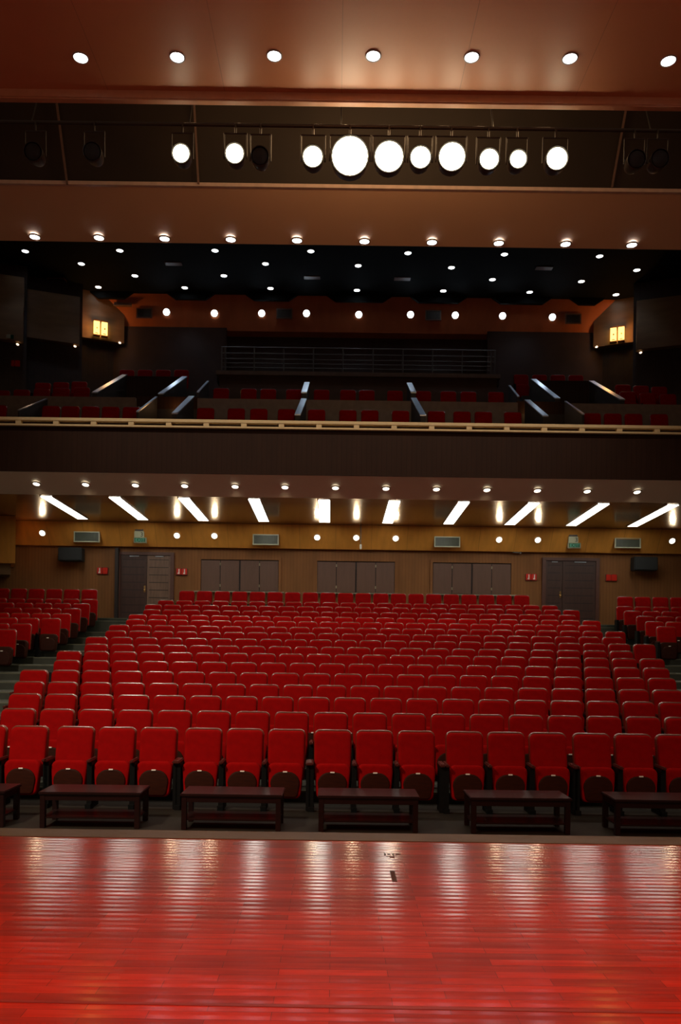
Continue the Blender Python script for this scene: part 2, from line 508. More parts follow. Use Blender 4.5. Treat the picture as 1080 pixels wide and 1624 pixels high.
# red fire points
NAMES = ['red twin fire call box on the back wall left of the left door',
         'red twin fire call box on the back wall right of the left door',
         'red twin fire call box on the back wall left of the right door',
         'red twin fire call box on the back wall right of the right door']
for i, (px, py) in enumerate(((163, 905), (288.5, 906.5), (842, 915), (969, 916))):
    p = at(px, py, 26.45)
    r = empty('fire_call_box', (p.x, 26.45, p.z - .12))
    tag(r, NAMES[i], 'fire call box', 'fire call boxes on the back wall')
    for s in (-1, 1):
        c = link('box_face', bbox(s * .095 - .088, s * .095 + .088, -.07, 0, 0, .22, .012), M['firered'], r)
        if i in (1, 2) or s == -1 and i == 0:
            bm = bmesh.new()
            box(bm, s * .095 - .01, s * .095 + .025, -.073, -.069, .06, .2)
            box(bm, s * .095 - .035, s * .095 + .03, -.073, -.069, .03, .075)
            link('white_symbol', bm, M['white'], c)
    link('back_plate', bbox(-.2, .2, -.02, 0, -.01, .23), M['frame'], r)

# wall speakers
for i, (px, py) in enumerate(((113, 879), (1022, 894))):
    p = at(px, py, 26.1)
    r = empty('wall_speaker', (p.x, 26.1, p.z))
    tag(r, ('black loudspeaker hung high on the back wall left of the left door', 'black loudspeaker hung high on the back wall right of the right door')[i],
        'loudspeaker', 'loudspeakers on the back wall')
    bm = bbox(-.4, .4, -.15, .2, -.24, .22, .02); link('cabinet', bm, M['speaker'], r)
    link('grille', bbox(-.37, .37, -.165, -.15, -.21, .19), M['grilleblk'], r)
    link('bracket', bbox(-.05, .05, .2, .35, -.05, .05), M['black'], r)

# ---------------------------------------------------------------- vents
def vent(px, py, Y, w, h, label, grp, fm, gm, tilt=0.0, n=9):
    p = at(px, py, Y)
    r = empty('air_vent', p)
    r.rotation_euler = (tilt, 0, 0)
    tag(r, label, 'air vent', grp)
    bm = bmesh.new()
    t = .035
    box(bm, -w / 2, w / 2, -.04, 0, h / 2 - t, h / 2); box(bm, -w / 2, w / 2, -.04, 0, -h / 2, -h / 2 + t)
    box(bm, -w / 2, -w / 2 + t, -.04, 0, -h / 2 + t, h / 2 - t); box(bm, w / 2 - t, w / 2, -.04, 0, -h / 2 + t, h / 2 - t)
    link('vent_frame', bm, fm, r)
    bm = bmesh.new()
    box(bm, -w / 2 + t, w / 2 - t, -.012, -.004, -h / 2 + t, h / 2 - t)
    for k in range(n):
        x = -w / 2 + t + (k + .5) * (w - 2 * t) / n
        box(bm, x - .008, x + .008, -.03, -.012, -h / 2 + t, h / 2 - t)
    link('grille', bm, gm, r)

BT = -math.atan2(.46, .755)   # tilt of the wood band
for i, (px, py, lab) in enumerate(((138, 851.5, 'beside the left green exit sign'), (421.5, 856, 'above the leftmost shuttered window'),
                                   (709, 859.5, 'above the rightmost shuttered window'), (995, 861, 'beside the right green exit sign'))):
    vent(px, py, 26.03, .88, .36, 'white framed rectangular air vent in the wood band, ' + lab, 'air vents in the lower wood band', M['ventpale'], M['ventin'], -BT * 0 + 0.0, 22)
for i, (px, py) in enumerate(((229, 497), (451, 498), (687, 500.5), (909, 506))):
    vent(px, py, 27.15, .56, .36, 'brown framed air vent in the orange band over the balcony, %s from the left' % ORD[i + 1], 'air vents in the upper orange band', M['ventbrown'], M['ventdark'])

# exit signs
def mesh_text(t):
    me = bpy.data.meshes.new_from_object(t)
    me.name = t.name
    o = bpy.data.objects.new(t.name + '_letters', me)
    COL.objects.link(o)
    o.parent = t.parent; o.location = t.location; o.rotation_euler = t.rotation_euler
    bpy.data.objects.remove(t)


for i, (px, py) in enumerate(((222.5, 852.5), (910.5, 861))):
    p = at(px, py, 25.95)
    r = empty('exit_sign', p)
    tag(r, ('green exit sign with a white number panel above the left door', 'green exit sign with a white number panel above the right door')[i], 'exit sign', 'exit signs under the balcony')
    link('green_panel', bbox(-.22, .22, -.04, .04, -.19, 0.0, .01), M['sill'], r)
    link('sign_face', bbox(-.18, .18, -.046, -.038, -.155, -.02), M['green'], r)
    cu = bpy.data.curves.new('exit_text', 'FONT'); cu.body = 'EXIT'; cu.size = .15; cu.align_x = 'CENTER'; cu.extrude = .002
    t = bpy.data.objects.new('exit_text', cu); COL.objects.link(t); t.parent = r; t.location = (0, -.05, -.14); t.rotation_euler = (PI / 2, 0, 0)
    cu.materials.append(M['signtext']); mesh_text(t)
    link('number_panel', bbox(-.2, .13, -.04, .03, 0.0, .21, .01), M['ventpale'], r)
    cu = bpy.data.curves.new('number_text', 'FONT'); cu.body = '3'; cu.size = .2; cu.align_x = 'CENTER'; cu.extrude = .002
    t = bpy.data.objects.new('number_text', cu); COL.objects.link(t); t.parent = r; t.location = (.06, -.044, .03); t.rotation_euler = (PI / 2, 0, 0)
    cu.materials.append(M['groove']); mesh_text(t)
    bm = bmesh.new(); tube(bm, (-.12, 0, .2), (-.12, 0, .34), .012); tube(bm, (.08, 0, .2), (.08, 0, .34), .012); box(bm, -.18, .1, -.03, .03, .22, .27)
    link('hanger', bm, M['steel'], r)

# camera on a drop pole by the centre, and a small bracket near the right
p = at(572, 858, 25.6)
r = empty('drop_pole_camera', (p.x, 25.6, 6.2))
tag(r, 'thin ceiling pole with a small white camera in front of the wood band', 'camera')
bm = bmesh.new(); tube(bm, (0, 0, 0), (0, 0, -.72), .014); link('pole', bm, M['steel'], r)
link('camera_body', bbox(-.03, .035, -.08, .06, -.86, -.70, .01), M['white'], r)
p = at(820, 877, 26.3)
r = empty('ceiling_bracket', p)
tag(r, 'small pale metal bracket under the wood band left of the right door', 'bracket')
link('arm', bbox(-.16, .1, -.02, .02, .0, .035), M['steel'], r)
link('clamp', bbox(.08, .15, -.03, .03, -.03, .04), M['steel'], r)

# ---------------------------------------------------------------- lamps in the ceilings
def downlight(name, p, r, em, label, group, normal=(0, 0, -1), energy=0, color=(1, .85, .7), size=2.2, blend=0.8, cat='downlight', shadow=.08, down=False):
    q = Vector(normal).to_track_quat('Z', 'Y').to_matrix()
    e = Vector(p)
    bm = bmesh.new()
    lathe(bm, [(r * 0.98, -.02), (r * 1.0, .006), (r * 1.08, .014), (r * 1.2, .010), (r * 1.24, -.02)], 20, q)
    o = link(name, bm, M['trimring'], smooth=True)
    o.location = e
    tag(o, label, cat, group)
    bm = bmesh.new()
    rg = lathe(bm, [(r * .99, .004), (r * .7, .012), (r * .05, .016)], 20, q)
    bm.faces.new(rg[-1])
    link('lens', bm, em, o)
    if energy:
        n = Vector(normal)
        l = lamp('bulb', 'SPOT', n * .05, energy, color, spot_size=size, spot_blend=blend, shadow_soft_size=shadow)
        l.parent = o
        l.rotation_euler = (0, 0, 0) if down else n.to_track_quat('-Z', 'Y').to_euler()
    return o

def on_plane(px, py, z):
    # point where the pixel's ray meets the horizontal plane z
    p = at(px, py, 1.0)
    Y = (z - ZC) / (p.z - ZC)
    return at(px, py, Y)

E_P1, E_P2, E_DK, E_UB, E_SOF = 120, 200, 18, 45, 60
for i, (px, py) in enumerate(((128, 91), (281, 90), (435, 88), (592, 88), (748, 90), (904, 92), (1060, 96))):
    p = on_plane(px, py, 11.14)
    downlight('downlight', (p.x, p.y, 11.135), .102, M['e_near'], 'bright round downlight in the nearest ceiling panel, %s from the left' % ORD[i + 1],
              'downlights in the nearest ceiling panel', energy=E_P1, color=(1, .86, .72), size=1.35)
for i, (px, py) in enumerate(((55, 379), (157, 378), (261, 378), (366, 378), (471, 379), (578, 380), (685, 381), (791, 382), (897, 384), (1002, 386))):
    p = at(px, py, 17.5)
    downlight('downlight', (p.x, 17.5, 11.362), .105, M['e_near'], 'round downlight at the rear edge of the middle ceiling panel, %s from the left' % ORD[i + 1],
              'downlights in the middle ceiling panel', energy=E_P2, color=(1, .84, .68), size=1.9)
rowsD = {'first': ((40, 398), (190, 397), (341, 397), (493, 398), (647, 401), (800, 403), (951, 406)),
         'second': ((129, 418), (421, 418), (568, 421), (716, 424), (1010, 428)),
         'third': ((214, 437), (355, 437), (781, 443), (922, 446)),
         'last': ((156, 455), (293, 456), (429, 457), (566, 460), (703, 461), (840, 463), (977, 467))}
for rn, lst in rowsD.items():
    for i, (px, py) in enumerate(lst):
        p = on_plane(px, py, 14.4)
        downlight('downlight', (p.x, p.y, 14.395), .10, M['e_cool'], 'round downlight in the dark rear ceiling, %s row, %s from the left' % (rn, ORD[i + 1]),
                  'downlights in the dark rear ceiling', energy=E_DK, color=(.62, .80, 1), size=1.5)
for i, (px, py) in enumerate(((264, 495), (340, 497), (415, 497), (486, 497), (569, 499), (651, 499), (722, 500), (797, 501), (876, 503))):
    p = at(px, py, 27.22)
    downlight('round_wall_lamp', p, .115, M['e_cool'], 'round white lamp in the orange band over the balcony, %s from the left' % ORD[i + 1],
              'lamps in the upper orange band', normal=(0, -.94, -.34), energy=9, color=(.7, .84, 1), cat='wall lamp')
for i, px in enumerate((58, 136, 215, 293, 373, 452, 532, 612, 692, 772, 852, 931, 1010)):
    p = at(px, 767.5 + .0135 * px - .5, 20.313)
    downlight('downlight', (p.x, 20.30, 6.300), .088, M['e_warm'], 'small warm downlight under the balcony edge, %s from the left' % ORD[i + 1],
              'downlights under the balcony edge', normal=(0, -.35, -.937), down=True, energy=E_SOF, color=(1, .74, .48), size=2.4)
for i, (px, py) in enumerate(((67, 845.5), (280.5, 849.5), (340, 850), (503, 852.5), (565, 853), (627.5, 854), (791.5, 856), (853, 856.5), (1066, 858))):
    p = at(px, py, 26.01)
    downlight('round_wall_lamp', p, .10, M['e_warm'], 'round warm lamp in the wood band under the balcony, %s from the left' % ORD[i + 1],
              'lamps in the lower wood band', normal=(0, -.86, -.51), energy=26, color=(1, .72, .42), size=3.0, cat='wall lamp')
# ten fluorescent strips
NEAR = [73.5, 182, 292, 403, 514, 625.5, 735.5, 846.5, 957, 1067]
FAR = [131.5, 227.5, 323, 418.5, 515, 614.5, 711, 808, 905.5, 1002.5]
for i in range(10):
    a = at(NEAR[i], 786 + .0135 * NEAR[i] + (.5 if i else 0), 22.15); b = at(FAR[i], 822 + .0135 * FAR[i], 25.35)
    zf = lambda Y: 6.33 - .0396 * (Y - 21.9)
    r = empty('fluorescent_strip', (a.x, 22.15, zf(22.15)))
    tag(r, 'long fluorescent strip light in the ceiling under the balcony, %s from the left' % ORD[i + 1], 'strip light', 'strip lights under the balcony')
    dx, dy = b.x - a.x, 3.2
    dz = zf(25.35) - zf(22.15)
    w = .165
    bm = bmesh.new()
    prism(bm, [(-w, 0, -.006), (w, 0, -.006), (w + dx, dy, dz - .006), (-w + dx, dy, dz - .006)], (0, 0, -.006))
    link('diffuser', bm, M['e_strip'], r)
    bm = bmesh.new()
    t = .03
    prism(bm, [(-w - t, -t, 0), (-w, -t, 0), (-w + dx, dy + t, dz), (-w - t + dx, dy + t, dz)], (0, 0, -.02))
    prism(bm, [(w, -t, 0), (w + t, -t, 0), (w + t + dx, dy + t, dz), (w + dx, dy + t, dz)], (0, 0, -.02))
    link('frame', bm, M['trimring'], r)

# ---------------------------------------------------------------- upper ceilings and the lighting slot
struct('ceiling', bbox(-14, 15, 3.0, 12.52, 11.14, 11.4), M['panel1'])
struct('trim_9', bbox(-14, 15, 12.48, 12.62, 11.0, 11.4, .02), M['lip'])
bm = bmesh.new()
prism(bm, [(-14, 16.2, 11.79), (-14, 17.64, 11.34), (-14, 17.64, 11.6), (-14, 16.2, 12.0)], (29, 0, 0))
struct('ceiling_middle_panel', bm, M['panel2'])
struct('trim_10', bbox(-14, 15, 16.15, 16.22, 11.775, 11.85), M['lip2'])
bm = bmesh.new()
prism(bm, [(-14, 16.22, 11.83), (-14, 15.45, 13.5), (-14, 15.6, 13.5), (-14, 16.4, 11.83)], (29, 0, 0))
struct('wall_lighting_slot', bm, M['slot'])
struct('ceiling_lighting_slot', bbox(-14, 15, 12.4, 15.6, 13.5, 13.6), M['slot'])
bm = bmesh.new()
for (pa, pb) in (((90, 162), (107, 293)), ((308, 163), (315, 293)), ((993, 170), (970, 298))):
    a = at(pa[0], pa[1], 15.55); b = at(pb[0], pb[1], 16.16)
    d = .02
    prism(bm, [a + Vector((-d, -.03, 0)), a + Vector((d, -.03, 0)), b + Vector((d, -.03, 0)), b + Vector((-d, -.03, 0))], (0, .03, 0))
struct('trim_11', bm, M['seam'])
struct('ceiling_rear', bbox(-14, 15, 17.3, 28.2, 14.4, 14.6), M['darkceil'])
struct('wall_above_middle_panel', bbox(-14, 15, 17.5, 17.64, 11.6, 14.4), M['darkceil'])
# dropped trapezoid coffers where the dark ceiling meets the orange band
bm = bmesh.new()
for (p0, p1) in ((150, 200), (273, 330), (398, 462), (528, 612), (660, 732), (790, 866), (915, 950)):
    a, b = at(p0, 480, 26.8), at(p1, 480, 26.8)
    z = 14.16
    prism(bm, [(a.x - .25, 26.84, 14.4), (a.x + .1, 26.84, z), (b.x - .1, 26.84, z), (b.x + .25, 26.84, 14.4)], (0, .12, 0))
struct('ceiling_coffers', bm, M['darkceil'])

# pipe and theatre spots in the slot
pz = 11.04
r = empty('lighting_pipe', (0, 13.14, pz))
tag(r, 'long dark horizontal lighting pipe in the ceiling slot', 'pipe')
bm = bmesh.new(); tube(bm, (-13, 0, 0), (14, 0, 0), .03, 10); link('pipe_bar', bm, M['spotblack'], r)
for x in (-8, -5.3, -2.6, 0, 2.6, 5.3, 8):
    bm = bmesh.new(); tube(bm, (x, 0, 0), (x, .9, 2.1), .014, 6); link('hanger_rod', bm, M['spotblack'], r)

def spot(px, py, rad, lit, label, energy=0):
    p = at(px, py, 13.0)
    r = empty('theatre_spotlight', p)
    tag(r, label, 'spotlight', 'spotlights in the ceiling slot')
    d = (Vector((p.x * .85, 1.5, p.z - 2.2)) - p).normalized()
    da = (Vector((0.3, -0.6, 0.9)) - p).normalized()
    q = d.to_track_quat('Z', 'Y').to_matrix()
    bm = bmesh.new()
    R = rad + .015
    rg = lathe(bm, [(R, .0), (R + .01, .02), (R + .01, -.05), (R, -.22), (R * .75, -.36), (R * .4, -.40)], 20, q)
    bm.faces.new(rg[-1])
    link('housing', bm, M['spotblack'], r, smooth=True)
    bm = bmesh.new()
    rg = lathe(bm, [(rad, -.004), (rad * .75, .012), (rad * .4, .02), (.01, .022)], 24, q)
    bm.faces.new(rg[-1])
    link('lens', bm, M['e_spot'] if lit else M['grilleblk'], r, smooth=True)
    bm = bmesh.new()
    h = pz - p.z
    for s in (-1, 1):
        tube(bm, (s * (R + .03), .12, -.02), (s * (R + .03), .1, h * .7), .012, 6)
    tube(bm, (-(R + .03), .1, h * .7), (R + .03, .1, h * .7), .012, 6)
    tube(bm, (0, .1, h * .7), (0, .1, h), .02, 6)
    link('yoke', bm, M['spotblack'], r)
    if energy:
        l = lamp('bulb', 'SPOT', d * .06, energy, (1, .78, .5), spot_size=.5, spot_blend=.8, shadow_soft_size=.1)
        l.parent = r; l.rotation_euler = da.to_track_quat('-Z', 'Y').to_euler()
        # added point lamp warming the slot wall, in place of the lens halo
        l = lamp('halo_fill', 'POINT', -d * .9 + Vector((0, 0, 1.05)), energy * .28, (1, .62, .30), shadow_soft_size=.12)
        l.parent = r

L = 'lit theatre spotlight in the ceiling slot, %s of the ten lit ones from the left'
E_SP = 40
for i, (px, py, rad) in enumerate(((287, 243, .138), (372, 243, .148), (496, 248, .16), (555, 247, .30), (617, 248, .235), (667, 249, .165), (717, 248, .215), (776, 252, .155), (822, 252, .135), (883.5, 251, .17))):  # lens radii are swollen to take in the glare of each lamp
    spot(px, py, rad, True, L % ORD[i + 1] if i != 3 else 'brightest lit theatre spotlight in the ceiling slot', E_SP * (rad / .16) ** 2)
for px, py, lab in ((52, 240, 'unlit dark spotlight at the far left end of the ceiling slot'), (146, 240, 'unlit dark spotlight in the slot left of the first lit one'),
                    (412, 247, 'unlit dark spotlight just right of the second lit one'),
                    (1010, 252, 'unlit dark spotlight in the slot, left one of the pair on the right'), (1047, 251, 'unlit dark spotlight in the slot, right one of the pair on the right')):
    spot(px, py, .13, False, lab)

# vents in the dark rear ceiling
for i, (px, py) in enumerate(((275, 418), (495, 440), (638, 442), (863, 425))):
    p = on_plane(px, py, 14.4)
    o = link('ceiling_slot_vent', bbox(-.27, .27, -.11, .11, -.02, 0, .004), M['ventbrown'])
    o.location = (p.x, p.y, 14.40)
    tag(o, 'thin brown slot vent in the dark rear ceiling, %s from the left' % ORD[i + 1], 'ceiling vent', 'slot vents in the dark rear ceiling')
for i, (px, py) in enumerate(((93, 447), (1047, 458))):
    p = on_plane(px, py, 14.4)
    bm = bmesh.new()
    for a_, b_, c_, d_ in ((-.3, .3, -.3, -.27), (-.3, .3, .27, .3), (-.3, -.27, -.27, .27), (.27, .3, -.27, .27)):
        box(bm, a_, b_, c_, d_, -.02, 0)
    o = link('square_ceiling_vent', bm, M['ventbrown']); o.location = (p.x, p.y, 14.4)
    tag(o, 'square framed vent in the dark rear ceiling at the far %s' % ('left', 'right')[i], 'ceiling vent', 'square vents in the dark rear ceiling')
    link('grille', bbox(-.27, .27, -.27, .27, -.006, -.001), M['ventdark'], o)

# ---------------------------------------------------------------- balcony shell
XBL, XBR = -7.6, 9.35          # back corners
bm = bmesh.new()
pts = [(XL, 20.1, 6.75), (XL, 20.1, 6.95), (XL, 21.2, 6.95), (XL, 21.2, 7.88), (XL, 22.95, 7.88), (XL, 22.95, 9.13), (XL, 24.6, 9.13), (XL, 24.6, 9.7), (XL, 28.1, 9.7), (XL, 28.1, 6.75)]
prism(bm, pts, (XR - XL, 0, 0))
struct('floor_balcony', bm, M['bfloor'])
# grey cross wall in three runs, with two dark stair wells between them
zt = at(370, 634, 22.9).z
runs = ((XL, at(216, 640, 22.9).x), (at(314, 640, 22.9).x, at(820, 640, 22.9).x), (at(897, 640, 22.9).x, XR))
for i, (a_, b_) in enumerate(runs):
    struct('wall_balcony_cross_%s' % ('left', 'middle', 'right')[i], bbox(a_, b_, 22.8, 22.95, 7.88, zt), M['grey_par'])
for i, (p0, p1) in enumerate(((216, 314), (820, 897))):
    a_, b_ = at(p0, 640, 22.9).x, at(p1, 640, 22.9).x
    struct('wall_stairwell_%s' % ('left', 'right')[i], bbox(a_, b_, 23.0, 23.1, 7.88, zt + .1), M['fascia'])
    lamp('stairwell_lamp', 'POINT', ((a_ + b_) / 2 + (.3 if i == 0 else -.35), 22.75, 9.2), 2.2, (1, .5, .18), shadow_soft_size=.1)
# gallery ledge and wall below it
a_, b_ = at(343, 595, 25.2).x, at(793, 598, 25.2).x
zl = at(530, 598, 25.2).z
struct('wall_gallery_front', bbox(a_ + .1, b_ - .1, 25.2, 25.35, 9.13, zl), M['boothwall'])
struct('trim_12', bbox(a_, b_, 25.1, 25.4, zl, zl + .14, .01), M['ledge'])
struct('floor_gallery', bbox(a_, b_, 25.35, 28.1, zl - .15, zl), M['bfloor'])
struct('wall_back_upper', bbox(XBL - 1, XBR + 1, 28.0, 28.2, 9.0, 14.4), M['boothwall'])
for i, (x0, x1) in enumerate(((XBL - 3, a_), (b_, XBR + 3))):
    struct('wall_gallery_%s' % ('left', 'right')[i], bbox(x0, x1, 27.4, 27.5, 9.5, 13.4), M['boothwall'])
# orange band (inclined) with lamps
bm = bmesh.new()
zb_, zt_ = at(530, 527, 27.5).z, 14.4
prism(bm, [(XBL - 2, 27.0, zt_), (XBL - 2, 27.5, zb_), (XBL - 2, 28.0, zb_), (XBL - 2, 28.0, zt_)], (XBR - XBL + 4, 0, 0))
struct('trim_13', bm, M['upperband'])

# steel railing on the gallery ledge
r = empty('gallery_railing', ((a_ + b_) / 2, 25.2, zl + .14))
tag(r, 'steel railing with thin bars on the ledge at the back of the balcony', 'railing')
cx = (a_ + b_) / 2
for px in (351.5, 357, 403, 450, 497, 544, 591.5, 639, 686, 733, 779, 785):
    x = at(px, 575, 25.2).x - cx
    bm = bmesh.new(); tube(bm, (x, 0, 0), (x, 0, .80), .022, 8); link('post', bm, M['steel'], r)
for z in (.14, .28, .42, .60, .80):
    bm = bmesh.new(); tube(bm, (a_ - cx + .15, 0, z), (b_ - cx - .15, 0, z), .011 if z < .8 else .018, 6); link('rail_bar', bm, M['steel'], r)

# sawtooth acoustic panels on both sides of the balcony, dark wall under each
def sawtooth(side, outer, inner, ztop, zstep, zbot, idx):
    (xo, yo), (xi, yi) = outer, inner
    s = -1 if side == 'left' else 1
    bm = bmesh.new()
    th = .25
    def quad(z0, z1, off):
        n = Vector((yi - yo, -(xi - xo), 0)).normalized()
        if n.y > 0: n = -n
        o = n * off
        P = [Vector((xo, yo, z0)) + o, Vector((xi, yi, z0)) + o, Vector((xi, yi, z1)) + o, Vector((xo, yo, z1)) + o]
        prism(bm, P, -n * th)
    quad(zstep, ztop, .0)
    if zbot < zstep - .02: quad(zbot, zstep - .05, .14)
    return bm

n_ = 14
for i, (p0, p1, yt) in enumerate(((198, 294, 597), (846, 938, 604))):
    a, b = at(p0, yt, 24.85), at(p1, yt, 24.85)
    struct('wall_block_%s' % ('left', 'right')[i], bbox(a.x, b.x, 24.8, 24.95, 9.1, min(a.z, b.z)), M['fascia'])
SEG = {'left': (
        ((-70, 24.3), (37, 24.9), 440, 488, 544),
        ((34, 25.5), (126, 26.1), 471, 519, 548),
        ((118, 26.65), (197, 27.3), None, 545, 545)),
       'right': (
        ((1150, 24.6), (1009, 25.5), 477, 531, 557),
        ((1016, 26.65), (941, 27.3), None, 551, 551))}
for side, segs in SEG.items():
    line = []
    for k, ((po, yo), (pi_, yi), t_, st_, b_) in enumerate(segs):
        ou, inn = (at(po, 540, yo).x, yo), (at(pi_, 540, yi).x, yi)
        line += [ou, inn]
        zt1 = 14.4 if t_ is None else at(pi_, t_, yi).z
        struct('trim_%d' % n_, sawtooth(side, ou, inn, zt1, at(pi_, st_, yi).z, at(pi_, b_, yi).z, k), M['acoustic']); n_ += 1
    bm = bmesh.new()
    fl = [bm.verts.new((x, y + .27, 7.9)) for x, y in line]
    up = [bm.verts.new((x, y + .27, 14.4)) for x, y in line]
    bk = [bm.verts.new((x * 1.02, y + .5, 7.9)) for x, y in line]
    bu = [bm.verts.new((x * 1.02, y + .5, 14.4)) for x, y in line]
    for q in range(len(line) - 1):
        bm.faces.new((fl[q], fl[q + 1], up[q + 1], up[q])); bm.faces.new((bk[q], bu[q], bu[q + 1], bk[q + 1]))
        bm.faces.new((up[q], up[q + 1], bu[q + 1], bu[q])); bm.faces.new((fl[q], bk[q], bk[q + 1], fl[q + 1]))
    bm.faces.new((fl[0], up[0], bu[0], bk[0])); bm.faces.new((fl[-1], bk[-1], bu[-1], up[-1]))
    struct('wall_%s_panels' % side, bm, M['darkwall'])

# small warm lamps under the acoustic panels
for i, (px, py, Y, w) in enumerate(((28, 546, 24.8, 'left, the one nearest the photo edge'), (119, 549, 26.0, 'left, in the middle'), (190, 543.5, 27.22, 'left, the one nearest the back wall'),
                                    (946, 550.0, 27.22, 'right, the one nearest the back wall'), (1016, 559, 25.4, 'right, the one nearest the photo edge'))):
    p = at(px, py, Y)
    downlight('eaves_lamp', p, .045, M['e_small'], 'tiny warm lamp under the acoustic panels on the ' + w, 'tiny lamps under the acoustic panels', normal=(0, -.5, -.86), energy=2.5, color=(1, .6, .35), size=2.2)

# lanterns
for i, (px, py, Y, ang) in enumerate(((159.5, 521.5, 26.88, .33), (979, 530.5, 26.88, -.33))):
    p = at(px, py, Y)
    r = empty('wall_lantern', p, ang * 1.2)
    tag(r, ('glowing amber twin paper lantern on the left rear wall', 'glowing amber twin paper lantern on the right rear wall')[i], 'lantern', 'amber lanterns on the rear walls')
    for s in (-1, 1):
        link('lantern_paper', bbox(s * .13 - .10, s * .13 + .10, -.06, .06, -.24, .24, .01), M['e_lantern'], r)
        bm = bmesh.new()
        for z in (-.27, .23):
            box(bm, s * .13 - .115, s * .13 + .115, -.075, .075, z, z + .035)
        box(bm, s * .13 - .015, s * .13 + .03, -.066, -.06, -.03, .02); box(bm, s * .13 - .05, s * .13 + .05, -.066, -.06, -.2, -.175)
        link('lantern_frame', bm, M['lantern_frame'], r)
    lamp('glow', 'POINT', (p.x, p.y - .25, p.z), 16, (1, .42, .10), shadow_soft_size=.12)
p = at(16, 534, 24.655)
r = empty('exit_sign', p); tag(r, 'small dim exit sign on the left acoustic panel at the photo edge', 'exit sign')
link('white_panel', bbox(-.15, .03, -.04, 0, -.06, .06, .005), M['ventpale'], r)
link('green_panel', bbox(.03, .12, -.04, 0, -.08, .05, .005), M['green'], r)

# red call box low on the dark left wall, pale shelf vent beside the orange band
p = at(24, 577, 25.09)
r = empty('fire_call_box', (p.x, p.y, p.z)); tag(r, 'dim red call box on the dark left balcony wall near the photo edge', 'fire call box')
for s in (-1, 1): link('box_face', bbox(s * .09 - .08, s * .09 + .08, -.06, 0, -.1, .1, .01), M['firered'], r)
p = at(195, 483, 27.02)
r = empty('shelf_vent', p); tag(r, 'pale narrow vent at the left end of the orange band', 'air vent')
link('vent_frame', bbox(-.3, .3, -.06, .06, -.06, .06, .01), M['ventbrown'], r)
link('vent_lip', bbox(-.32, .32, -.09, -.05, -.075, -.045), M['acoustic_edge'], r)

# stair side walls on the balcony with sloping steel caps
PART = (((150, 622, 23.2), (198, 594, 24.8), 'leftmost, amber lit'), ((255, 624, 23.2), (293, 597, 24.8), 'upper one beside the left stairwell'),
        ((277, 655, 21.4), (304, 628, 22.75), 'lower one at the left stairwell, right side'), ((218, 652, 21.4), (248, 629, 22.75), 'lower one at the left stairwell, left side'),
        ((314, 621, 23.2), (330, 604, 24.6), 'thin upper one left of the gallery ledge'), ((30, 650, 21.4), (74, 632, 22.75), 'low one near the left edge of the photo'),
        ((472, 657, 21.4), (482, 632, 22.75), 'lower one of the centre left aisle'), ((482, 622, 23.2), (487, 606, 24.5), 'upper one of the centre left aisle'),
        ((671, 658, 21.4), (656, 631, 22.75), 'lower one of the centre right aisle'), ((656, 622, 23.2), (649, 607, 24.5), 'upper one of the centre right aisle'),
        ((884, 631, 23.2), (846, 601, 24.8), 'upper one beside the right stairwell'), ((865, 659, 21.4), (836, 634, 22.75), 'lower one at the right stairwell, left side'),
        ((925, 656, 21.4), (897, 636, 22.75), 'lower one at the right stairwell, right side'), ((822, 628, 23.2), (808, 611, 24.6), 'thin upper one right of the gallery ledge'),
        ((987, 633, 23.2), (938, 604, 24.8), 'rightmost, amber lit'))
for (a3, b3, lab) in PART:
    A, B = at(*a3), at(*b3)
    thin = 'thin' in lab or (('low one' in lab or a3[0] in (218, 925)))
    w = .035 if thin else .085
    r = empty('stair_side_wall', (A.x, A.y, A.z - 1.0))
    tag(r, 'dark balcony stair side wall with sloping cap, ' + lab, 'stair wall', 'stair side walls on the balcony')
    D = B - A
    base = 1.0
    bm = bmesh.new()
    prism(bm, [(-w * .8, 0, .0), (-w * .8 + D.x, D.y, 0), (-w * .8 + D.x, D.y, base + D.z - .03), (-w * .8, 0, base - .03)], (w * 1.6, 0, 0))
    link('wall_panel', bm, M['bfloor'], r)
    bm = bmesh.new()
    prism(bm, [(-w, 0, base - .03), (w, 0, base - .03), (w + D.x, D.y, base + D.z - .03), (-w + D.x, D.y, base + D.z - .03)], (0, 0, .035))
    link('sloping_cap', bm, M['cap'], r)

# ---------------------------------------------------------------- the seats
def outline(w0, w1, h, r, n=5, rb=0.03):
    """closed outline (x, z): bottom width w0, top width w1, rounded top corners radius r"""
    pts = []
    for cx_, cz, a0, rr in ((w1 / 2 - r, h - r, 0, r), (-w1 / 2 + r, h - r, PI / 2, r), (-w0 / 2 + rb, rb, PI, rb), (w0 / 2 - rb, rb, 1.5 * PI, rb)):
        for i in range(n + 1):
            a = a0 + i / n * PI / 2
            pts.append((cx_ + rr * math.cos(a), cz + rr * math.sin(a)))
    return pts

def pad(pts, t, bulge, inset, zc, crown=0.0):
    """upholstered slab: back face y=t, front rolled over the edge towards -y"""
    bm = bmesh.new()
    def ring(sc, y):
        out = []
        for x, z in pts:
            X, Z = x, z
            if sc:
                d = math.hypot(x, z - zc)
                k = 1 - sc / max(d, 1e-6)
                X, Z = x * k, zc + (z - zc) * k
            out.append(bm.verts.new((X, y, Z)))
        return out
    rs = [ring(.004, t), ring(0, t * .7), ring(0, t * .15), ring(inset * .4, -bulge * .6), ring(inset, -bulge), ring(inset * 2.6, -bulge * 1.15)]
    n = len(pts)
    for a, b in zip(rs, rs[1:]):
        for i in range(n):
            bm.faces.new((a[i], a[(i + 1) % n], b[(i + 1) % n], b[i]))
    bm.faces.new(rs[0]); bm.faces.new(rs[-1])
    return bm

